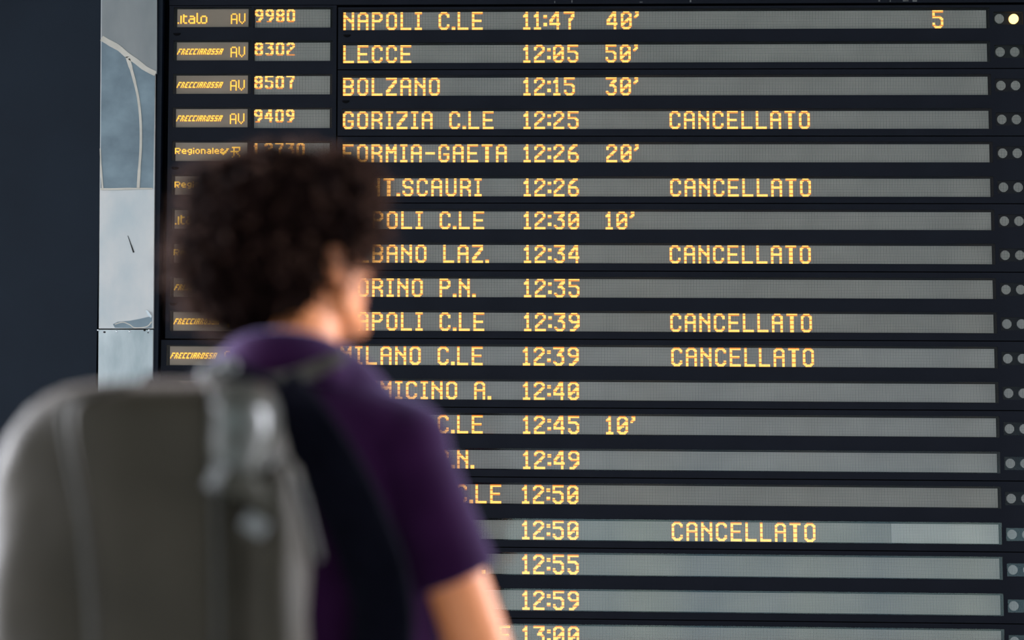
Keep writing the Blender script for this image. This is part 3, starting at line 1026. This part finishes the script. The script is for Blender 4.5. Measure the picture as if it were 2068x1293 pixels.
# neck, shoulders, trunk
mb.capsule(hp(0, -0.020, -0.060), neck_base + Vector((0.004, 0.02, -0.02)), 0.060, 0.066)
mb.capsule(neck_base + Vector((0, 0.01, -0.02)), sh_r + Vector((-.03, 0, .005)), 0.050, 0.050)
mb.capsule(neck_base + Vector((0, 0.01, -0.02)), sh_l + Vector((.03, 0, .005)), 0.050, 0.050)
chest = Vector((man_x, 2.69, 1.34))
mb.ellipsoid(chest, (0.165, 0.115, 0.20))
mb.ellipsoid(Vector((man_x, 2.69, 1.12)), (0.145, 0.105, 0.20))
mb.ellipsoid(Vector((man_x, 2.70, 0.95)), (0.155, 0.106, 0.095))


def arm(mb, sh, el, wr, s):
    mb.capsule(sh, el, 0.054, 0.046)
    mb.capsule(sh + (el - sh) * .35 + Vector((0, .012, 0)), sh + (el - sh) * .72 + Vector((0, .012, 0)), 0.047, 0.043)
    mb.capsule(el, el + (wr - el) * .35, 0.044, 0.043)
    mb.capsule(el + (wr - el) * .35, wr, 0.042, 0.027)
    d = (wr - el).normalized()
    side = Vector((-s, 0, 0))
    side = (side - d * side.dot(d)).normalized()        # towards the body: thumb side points forward
    nrm = d.cross(side).normalized()
    if nrm.y < 0: nrm = -nrm
    palm = wr + d * 0.050
    R = Matrix((nrm, side, d)).transposed()
    mb.ellipsoid(palm, (0.040, 0.016, 0.056), R, 16, 12)
    for i, (off, ln) in enumerate(((0.030, 0.072), (0.010, 0.080), (-0.010, 0.075), (-0.029, 0.060))):
        p = palm + d * 0.040 + nrm * off
        cd = (d * 0.95 + side * 0.30).normalized()
        q = p + cd * ln * 0.48
        cd2 = (d * 0.70 + side * 0.72).normalized()
        r = q + cd2 * ln * 0.30
        cd3 = (d * 0.35 + side * 0.94).normalized()
        t = r + cd3 * ln * 0.24
        mb.capsule(p, q, 0.0092, 0.0085, 10); mb.capsule(q, r, 0.0085, 0.0078, 10); mb.capsule(r, t, 0.0078, 0.0066, 10)
    b0 = palm - d * 0.022 + nrm * 0.030 + side * 0.006
    b1 = b0 + (nrm * 0.75 + d * 0.65 + side * .25).normalized() * 0.040
    b2 = b1 + (nrm * 0.25 + d * 0.9 + side * .45).normalized() * 0.034
    mb.capsule(b0, b1, 0.0125, 0.0100, 10); mb.capsule(b1, b2, 0.0098, 0.0078, 10)


arm(mb, sh_r, el_r, wr_r, 1)
arm(mb, sh_l, el_l, wr_l, -1)
for s in (-1, 1):
    hip = hips + Vector((0.088 * s, 0, -0.02))
    knee = Vector((man_x + 0.10 * s, 2.70, 0.50))
    ank = Vector((man_x + 0.115 * s, 2.68, 0.09))
    mb.capsule(hip, knee, 0.088, 0.056)
    mb.capsule(knee, ank, 0.054, 0.036)
    mb.capsule(ank + Vector((0, -0.03, -0.045)), ank + Vector((0.02 * s, 0.17, -0.055)), 0.034, 0.028)
body = mb.build('body', M['skin'], man, True)
remesh(body, 0.0048, 5)

# facial details
for s in (-1, 1):
    e = MB(); e.ellipsoid(hp(0.031 * s, 0.076, 0.004), (0.0125, 0.0125, 0.0125), HMAT, 16, 12)
    eb = e.build('eye', M['eye'], man, True)
    e = MB(); e.ellipsoid(hp(0.031 * s, 0.0855, 0.005), (0.0055, 0.0040, 0.0055), HMAT, 12, 8); e.build('iris', M['iris'], eb, True)
    e = MB(); e.capsule(hp(0.014 * s, 0.101, 0.026), hp(0.048 * s, 0.080, 0.027), 0.0045, 0.003); e.build('eyebrow', M['hair'], man, True)
e = MB()
e.capsule(hp(-0.021, 0.0965, -0.059), hp(0.021, 0.0965, -0.059), 0.0045, 0.0045)
e.capsule(hp(-0.017, 0.0965, -0.0685), hp(0.017, 0.0965, -0.0685), 0.0055, 0.0055)
e.build('lips', M['lip'], man, True)

# hair: a dense lumpy mass and loose curls
S = 1.0 / 1480.0
hair_el = [(U(574, 436, 2.700), (184 * S, 0.135, 132 * S)), (U(528, 515, 2.690), (157 * S, 0.105, 150 * S)),
           (U(536, 610, 2.675), (100 * S, 0.075, 72 * S)), (U(676, 372, 2.735), (80 * S, 0.095, 58 * S)),
           (U(690, 396, 2.775), (40 * S, 0.06, 34 * S)), (U(450, 420, 2.69), (70 * S, 0.08, 90 * S))]
rs = random.Random(11)
mb = MB()
for c, r in hair_el:
    mb.ellipsoid(c, tuple(a - 0.008 for a in r), None, 24, 16)


def in_hair(p, grow=0.0, skip=None):
    for j, (c, r) in enumerate(hair_el):
        if j == skip: continue
        d = p - c
        if (d.x / (r[0] + grow)) ** 2 + (d.y / (r[1] + grow)) ** 2 + (d.z / (r[2] + grow)) ** 2 < 1: return True
    return False


def hair_point():
    while True:
        j = rs.choices(range(6), (5, 5, 2.2, 2.2, 1.0, 1.5))[0]
        c, r = hair_el[j]
        v = Vector((rs.gauss(0, 1), rs.gauss(0, 1), rs.gauss(0, 1))).normalized()
        p = c + Vector((v.x * r[0], v.y * r[1], v.z * r[2]))
        if in_hair(p, -0.006, j): continue
        n = Vector((v.x / r[0], v.y / r[1], v.z / r[2])).normalized()
        if j in (3, 4) and n.z < -0.25: continue
        return p, n, j


for i in range(520):        # lumps
    p, n, j = hair_point()
    q = rs.uniform(0.010, 0.020)
    mb.ellipsoid(p - n * 0.008, (q, q, q), None, 8, 6)


def curl(p, n, ln, amp, turns, rad, seg):
    t = Vector((rs.gauss(0, 1), rs.gauss(0, 1), rs.gauss(0, 1)))
    d = (n + t * 0.55).normalized()
    a = d.cross(Vector((rs.gauss(0, 1), rs.gauss(0, 1), rs.gauss(0, 1)))).normalized()
    b = d.cross(a)
    ph = rs.uniform(0, 6.28)
    pts = []
    for k in range(seg + 1):
        s = k / seg
        an = ph + s * turns * 6.28
        env = amp * min(1.0, s * 3)
        pts.append(p - n * 0.008 + d * ln * s + (a * math.cos(an) + b * math.sin(an)) * env - Vector((0, 0, 1)) * ln * 0.35 * s * s)
    return pts


for i in range(1500):
    p, n, j = hair_point()
    lo = 0.020 if j in (2,) else 0.032
    mb.tube(curl(p, n, rs.uniform(0.4, 1.0) * lo, rs.uniform(0.004, 0.008), rs.uniform(0.8, 1.8), rs.uniform(0.0012, 0.0024), 12), rs.uniform(0.0011, 0.0022), 4)
for i in range(2600):        # fine frizz standing off the outline, in the painted backlit brown
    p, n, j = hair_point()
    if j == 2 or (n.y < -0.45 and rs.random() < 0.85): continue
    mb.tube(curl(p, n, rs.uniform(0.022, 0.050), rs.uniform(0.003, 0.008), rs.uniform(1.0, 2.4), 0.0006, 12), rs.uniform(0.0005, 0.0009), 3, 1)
hair = mb.build('hair', [M['hair'], M['hair_backlit']], man, True)

# polo shirt
mb = MB()
mb.ellipsoid(chest + Vector((0, 0, 0.0)), (0.182, 0.130, 0.215), None, 28, 18)
mb.ellipsoid(Vector((man_x + 0.008, 2.69, 1.10)), (0.212, 0.130, 0.26), None, 28, 18)
mb.ellipsoid(Vector((man_x + 0.004, 2.695, 0.98)), (0.205, 0.132, 0.10), None, 28, 18)
mb.capsule(neck_base + Vector((0.01, 0.005, -0.045)), sh_r + Vector((-.020, 0, .018)), 0.060, 0.066)
mb.capsule(neck_base + Vector((-0.01, 0.005, -0.045)), sh_l + Vector((.035, 0, .020)), 0.062, 0.064)


def sleeve(mb, sh, el, s):
    d = (el - sh).normalized()
    x = d.cross(Vector((0, 1, 0))).normalized()
    y = d.cross(x)
    hem = sh + (el - sh) * 0.59
    rings = []
    for t, r in ((-0.10, 0.050), (0.0, 0.064), (0.2, 0.066), (0.45, 0.0655), (0.75, 0.0655), (1.0, 0.067)):
        c = sh + (hem - sh) * t
        rings.append([c + x * math.cos(2 * math.pi * k / 24) * r * 1.0 + y * math.sin(2 * math.pi * k / 24) * r * 1.05 for k in range(24)])
    mb.loft(rings)


for sp_, q in ((sh_r, 1), (sh_l, -1)):
    mb.ellipsoid(sp_ + Vector((-0.002 * q, 0, 0.006)), (0.069, 0.070, 0.071), None, 20, 14)
sleeve(mb, sh_r, el_r, 1)
sleeve(mb, sh_l, el_l, -1)
shirt = mb.build('polo_shirt', M['shirt'], man, True)
remesh(shirt, 0.0055, 4)
# folded collar round the neck
mb = MB()
nb = neck_base
rings = []
for zz, rr, dy in ((-0.030, 0.092, 0.0), (-0.004, 0.087, 0.002), (0.020, 0.078, 0.006), (0.034, 0.0735, 0.009), (0.036, 0.070, 0.010), (0.020, 0.0685, 0.010), (-0.02, 0.072, 0.006)):
    ring = []
    for k in range(40):
        an = 2 * math.pi * k / 40
        back = -math.sin(an)            # +1 behind the neck (towards the camera)
        ring.append(nb + Vector((math.cos(an) * rr * 1.10 - 0.004, math.sin(an) * rr * 1.0 + 0.020 + dy, zz + 0.012 * back + 0.002 - 0.02 * (1 - back) * 0.5)))
    rings.append(ring)
mb.loft(rings, cap=False)
cl = mb.build('collar', M['shirt'], shirt, True)
so = cl.modifiers.new('thick', 'SOLIDIFY'); so.thickness = 0.003

# trousers and shoes
mb = MB()
mb.ellipsoid(Vector((man_x, 2.70, 0.94)), (0.168, 0.122, 0.11), None, 24, 16)
for s in (-1, 1):
    hip = hips + Vector((0.088 * s, 0, -0.02))
    knee = Vector((man_x + 0.10 * s, 2.70, 0.50))
    ank = Vector((man_x + 0.115 * s, 2.68, 0.09))
    mb.capsule(hip, knee, 0.098, 0.070)
    mb.capsule(knee, ank, 0.070, 0.056)
remesh(mb.build('trousers', M['denim'], man, True), 0.007, 4)
for s in (-1, 1):
    ank = Vector((man_x + 0.115 * s, 2.68, 0.0))
    mb = MB()
    mb.capsule(ank + Vector((0, -0.045, 0.055)), ank + Vector((0.02 * s, 0.17, 0.045)), 0.042, 0.038)
    mb.capsule(ank + Vector((0, -0.02, 0.06)), ank + Vector((0, -0.01, 0.11)), 0.046, 0.046)
    sh = remesh(mb.build('shoe', M['shoe'], man, True), 0.006, 4)
    mb = MB()
    rg = []
    for z in (0.0, 0.018):
        rg.append([Vector((ank.x + 0.01 * s + math.cos(t) * 0.047, 2.742 + math.sin(t) * 0.155, z)) for t in [2 * math.pi * k / 24 for k in range(24)]])
    mb.loft(rg); mb.build('sole', M['sole'], sh)

# ------------------------------------------------------------------ the backpack
PY = 2.33
pk = empty('backpack', U(300, 1700, PY + 0.06), 'large olive grey backpack worn on the man\'s back, lower left', 'backpack')
LEV = [(768, 250, 430, .45), (772, 185, 490, .62), (780, 135, 520, .74), (796, 88, 540, .84), (825, 42, 552, .92), (880, 6, 562, .97), (950, -14, 578, 1.0), (1050, -24, 596, 1.0),
       (1200, -30, 606, 1.0), (1350, -30, 608, 1.0), (1500, -22, 604, 1.0), (1600, 0, 590, .97), (1660, 30, 560, .88), (1690, 70, 520, .7)]


def pack_ring(py, xl, xr, dk, n=48, y0=2.255, y1=2.475, grow=0.0):
    L, Rr = U(xl, py, PY), U(xr, py, PY)
    cx, hw = (L.x + Rr.x) / 2, (Rr.x - L.x) / 2 + grow
    cy, hd = (y0 + y1) / 2 + (1 - dk) * 0.05, (y1 - y0) / 2 * dk + grow
    ring = []
    for k in range(n):
        t = 2 * math.pi * k / n
        c, s = math.cos(t), math.sin(t)
        e = 2 / 3.2
        ring.append(Vector((cx + math.copysign(abs(c) ** e, c) * hw, cy + math.copysign(abs(s) ** e, s) * hd, L.z)))
    return ring


def dense(levels, n=4):
    out = []
    for (a, b) in zip(levels, levels[1:]):
        for k in range(n):
            t = k / n
            out.append(tuple(a[i] + (b[i] - a[i]) * t for i in range(4)))
    out.append(levels[-1])
    return out


mb = MB()
rings = [pack_ring(*l) for l in dense(LEV)]
for ring in rings:
    for i, p in enumerate(ring):
        w = noise.noise(p * 9.0) * 0.010 + noise.noise(p * 22.0) * 0.004
        ring[i] = p + Vector((p.x - U(300, 1000, PY).x, p.y - 2.365, 0)).normalized() * w
mb.loft(rings[::-1])
pb = fix_normals(mb.build('main_body', M['pack'], pk, True))
sd = pb.modifiers.new('sub', 'SUBSURF'); sd.levels = 1; sd.render_levels = 1

# raised front panel between two piped seams
mb = MB()
FP = [(776, 255, 415), (790, 178, 425), (812, 140, 430), (850, 132, 430), (950, 150, 432), (1050, 170, 433), (1200, 185, 436), (1350, 192, 436), (1500, 195, 430), (1600, 205, 415)]
grid = []
for py, xl, xr in FP:
    row = []
    for k in range(15):
        t = k / 14
        p = U(xl + (xr - xl) * t, py, 2.245)
        top = max(0, (830 - py) / 60.0)
        p.y = 2.240 + 0.030 * top * top + 0.006 * abs(2 * t - 1) ** 3 + noise.noise(p * 11) * 0.006
        row.append(p)
    grid.append(row)
vs = [p for r in grid for p in r] + [p + Vector((0, 0.03, 0)) for r in grid for p in r]
nr, nc = len(grid), 15
off = nr * nc
fs = []
for i in range(nr - 1):
    for k in range(nc - 1):
        fs.append((i * nc + k, (i + 1) * nc + k, (i + 1) * nc + k + 1, i * nc + k + 1))
        fs.append((off + i * nc + k, off + i * nc + k + 1, off + (i + 1) * nc + k + 1, off + (i + 1) * nc + k))
edge = [k for k in range(nc)] + [i * nc + nc - 1 for i in range(1, nr)] + [(nr - 1) * nc + k for k in range(nc - 2, -1, -1)] + [i * nc for i in range(nr - 2, 0, -1)]
for a, b in zip(edge, edge[1:] + edge[:1]):
    fs.append((a, b, off + b, off + a))
mb.add(vs, fs)
fp = fix_normals(mb.build('front_panel', M['pack'], pk, True))
sd = fp.modifiers.new('sub', 'SUBSURF'); sd.levels = 2; sd.render_levels = 2
for side in (0, 1):
    pts = []
    for py, xl, xr in FP:
        p = U((xl - 3, xr + 3)[side], py, 2.245)
        p.y = 2.243 + 0.030 * max(0, (830 - py) / 60.0) ** 2
        pts.append(p)
    mb = MB(); mb.tube(smooth_path(pts, 4), 0.0032, 8)
    mb.build('seam_piping', M['pack_dark'], fp, True)

# crumpled shiny lid corner and the strap pulling it in
mb = MB()
CR = [(770, 462, 500, .55), (778, 448, 528, .75), (795, 440, 548, .9), (830, 436, 556, 1), (880, 434, 556, 1), (930, 432, 548, 1), (970, 430, 540, .95), (1000, 436, 532, .8), (1012, 450, 520, .6)]
rings = [pack_ring(py, a, b, d, 28, 2.235, 2.40) for py, a, b, d in dense(CR, 3)]
for ring in rings:
    for i, p in enumerate(ring):
        ring[i] = p + Vector((noise.noise(p * 15) * 0.010, noise.noise(p * 17 + Vector((5, 2, 1))) * 0.012, noise.noise(p * 14) * 0.006))
mb.loft(rings[::-1])
sp = fix_normals(mb.build('lid_corner', M['pack_side'], pk, True))
sd = sp.modifiers.new('sub', 'SUBSURF'); sd.levels = 1; sd.render_levels = 1

mb = MB()
SPK = [(925, 545, 572, .6), (950, 528, 592, .85), (1000, 512, 604, 1), (1080, 500, 612, 1), (1200, 492, 620, 1), (1350, 490, 622, 1), (1480, 496, 616, .95), (1560, 515, 600, .8)]
rings = [pack_ring(py, a, b, d, 28, 2.25, 2.42) for py, a, b, d in dense(SPK, 4)]
for ring in rings:
    for i, p in enumerate(ring):
        ring[i] = p + Vector((noise.noise(p * 14) * 0.008, noise.noise(p * 17) * 0.008, 0))
mb.loft(rings[::-1])
spk = fix_normals(mb.build('side_pocket', M['pack'], pk, True))
mb = MB(); mb.tube(smooth_path([U(528, 950, 2.27), U(560, 925, 2.30), U(600, 985, 2.30), U(622, 1060, 2.31), U(640, 1130, 2.33)], 6), 0.006, 8)
mb.build('pocket_binding', M['pack_dark'], spk, True)

mb = MB(); mb.ribbon(smooth_path([U(428, 962, 2.232), U(470, 975, 2.225), U(515, 990, 2.232), U(548, 975, 2.27)], 6), (0, -1, .1), 0.022, 0.004)
st = mb.build('compression_strap', M['webbing'], pk)
mb = MB(); mb.ribbon([U(428, 960, 2.226), U(446, 968, 2.221)], (0, -1, .1), 0.03, 0.010); mb.build('buckle', M['buckle'], st)
mb = MB(); mb.ribbon(smooth_path([U(548, 985, 2.25), U(532, 1030, 2.24), U(505, 1075, 2.24), U(500, 1085, 2.245)], 6), (0, -1, 0), 0.020, 0.004)
st = mb.build('compression_strap', M['webbing'], pk)
mb = MB(); mb.ribbon([U(524, 1046, 2.236), U(506, 1074, 2.235)], (0, -1, 0), 0.028, 0.012); mb.build('buckle', M['buckle'], st)

# grab handle and top buckles by the neck
mb = MB(); mb.tube(smooth_path([U(405, 770, 2.42), U(415, 748, 2.43), U(445, 738, 2.44), U(480, 742, 2.45), U(500, 765, 2.45)], 6), 0.009, 10)
gh = mb.build('grab_handle', M['padding'], pk, True)
for x, y in ((424, 758), (458, 741)):
    mb = MB(); mb.ellipsoid(U(x, y, 2.405), (0.0125, 0.009, 0.0115), None, 14, 10)
    mb.build('buckle', M['buckle'], pk, True)

mb = MB(); mb.ribbon(smooth_path([U(392, 776, 2.435), U(440, 758, 2.43), U(500, 764, 2.44), U(556, 795, 2.465)], 6), (0, -1, .5), 0.030, 0.010)
mb.build('harness_yoke', M['padding'], pk, True)
# padded straps on the man's back and shoulders
def strap(name, pts, nrm, w, th, m, n=8):
    mb = MB()
    mb.ribbon(smooth_path(pts, n), nrm, w, th)
    o = mb.build(name, m, pk, True)
    return o


SHIRT = [(chest, (0.182, 0.130, 0.215)), (Vector((man_x + 0.008, 2.69, 1.10)), (0.212, 0.130, 0.26)), (Vector((man_x + 0.004, 2.695, 0.98)), (0.205, 0.132, 0.10))]
for a_, b_ in ((neck_base + Vector((0.01, 0.005, -0.045)), sh_r + Vector((-.035, 0, .020))), (neck_base + Vector((-0.01, 0.005, -0.045)), sh_l + Vector((.035, 0, .020))),
               (sh_r, sh_r + (el_r - sh_r) * 0.68)):
    SHIRT += [(a_ + (b_ - a_) * (k / 12), (0.070, 0.072, 0.070)) for k in range(13)]


def on_back(p, gap):
    """slide a point towards the camera until it clears the shirt"""
    y = p.y
    for c, r in SHIRT:
        q = 1 - ((p.x - c.x) / r[0]) ** 2 - ((p.z - c.z) / r[2]) ** 2
        if q > 0: y = min(y, c.y - r[1] * math.sqrt(q) - gap)
    return Vector((p.x, y, p.z))


path = smooth_path([U(548, 792, 2.50), U(590, 835, 2.53), U(650, 915, 2.56), U(705, 1010, 2.57), U(745, 1110, 2.58), U(775, 1210, 2.59), U(770, 1330, 2.58), U(700, 1470, 2.53), U(610, 1590, 2.45)], 8)
path = [on_back(p, 0.034) for p in path]
path = [sum((path[min(max(i + d, 0), len(path) - 1)] for d in range(-3, 4)), Vector()) / 7 for i in range(len(path))]
strap('shoulder_strap', path[::3], (0, -1, 0), 0.080, 0.018, M['padding'])
cs = sh_l + Vector((.018, 0, .020))
over = [cs + Vector((0, -math.cos(a) * 0.098, math.sin(a) * 0.100)) for a in [math.radians(d) for d in (5, 40, 75, 110, 145)]]
strap('shoulder_strap', [U(325, 800, 2.48)] + over + [Vector((cs.x - .005, 2.85, 1.36)), Vector((cs.x - .01, 2.855, 1.20)), Vector((man_x - .205, 2.815, 1.06)), Vector((man_x - .240, 2.69, 1.0)), Vector((man_x - .215, 2.53, 0.98)), Vector((man_x - .19, 2.47, 0.98))],
      [Vector((0, -1, .4)), Vector((0, -1, .1)), Vector((0, -.75, .65)), Vector((0, -.2, 1)), Vector((0, .35, .95)), Vector((0, .9, .5)), Vector((0, 1, .1)), Vector((-.1, 1, 0)), Vector((-.6, .8, 0)), Vector((-1, 0, 0)), Vector((-.6, -.8, 0)), Vector((-.5, -.8, 0))], 0.050, 0.012, M['padding'], 1)
strap('load_lifter', [U(440, 768, 2.44), U(500, 772, 2.48), U(560, 768, 2.51), U(620, 752, 2.545), U(672, 728, 2.565), U(684, 716, 2.60)], (0, -0.8, 0.6), 0.022, 0.005, M['webbing'])
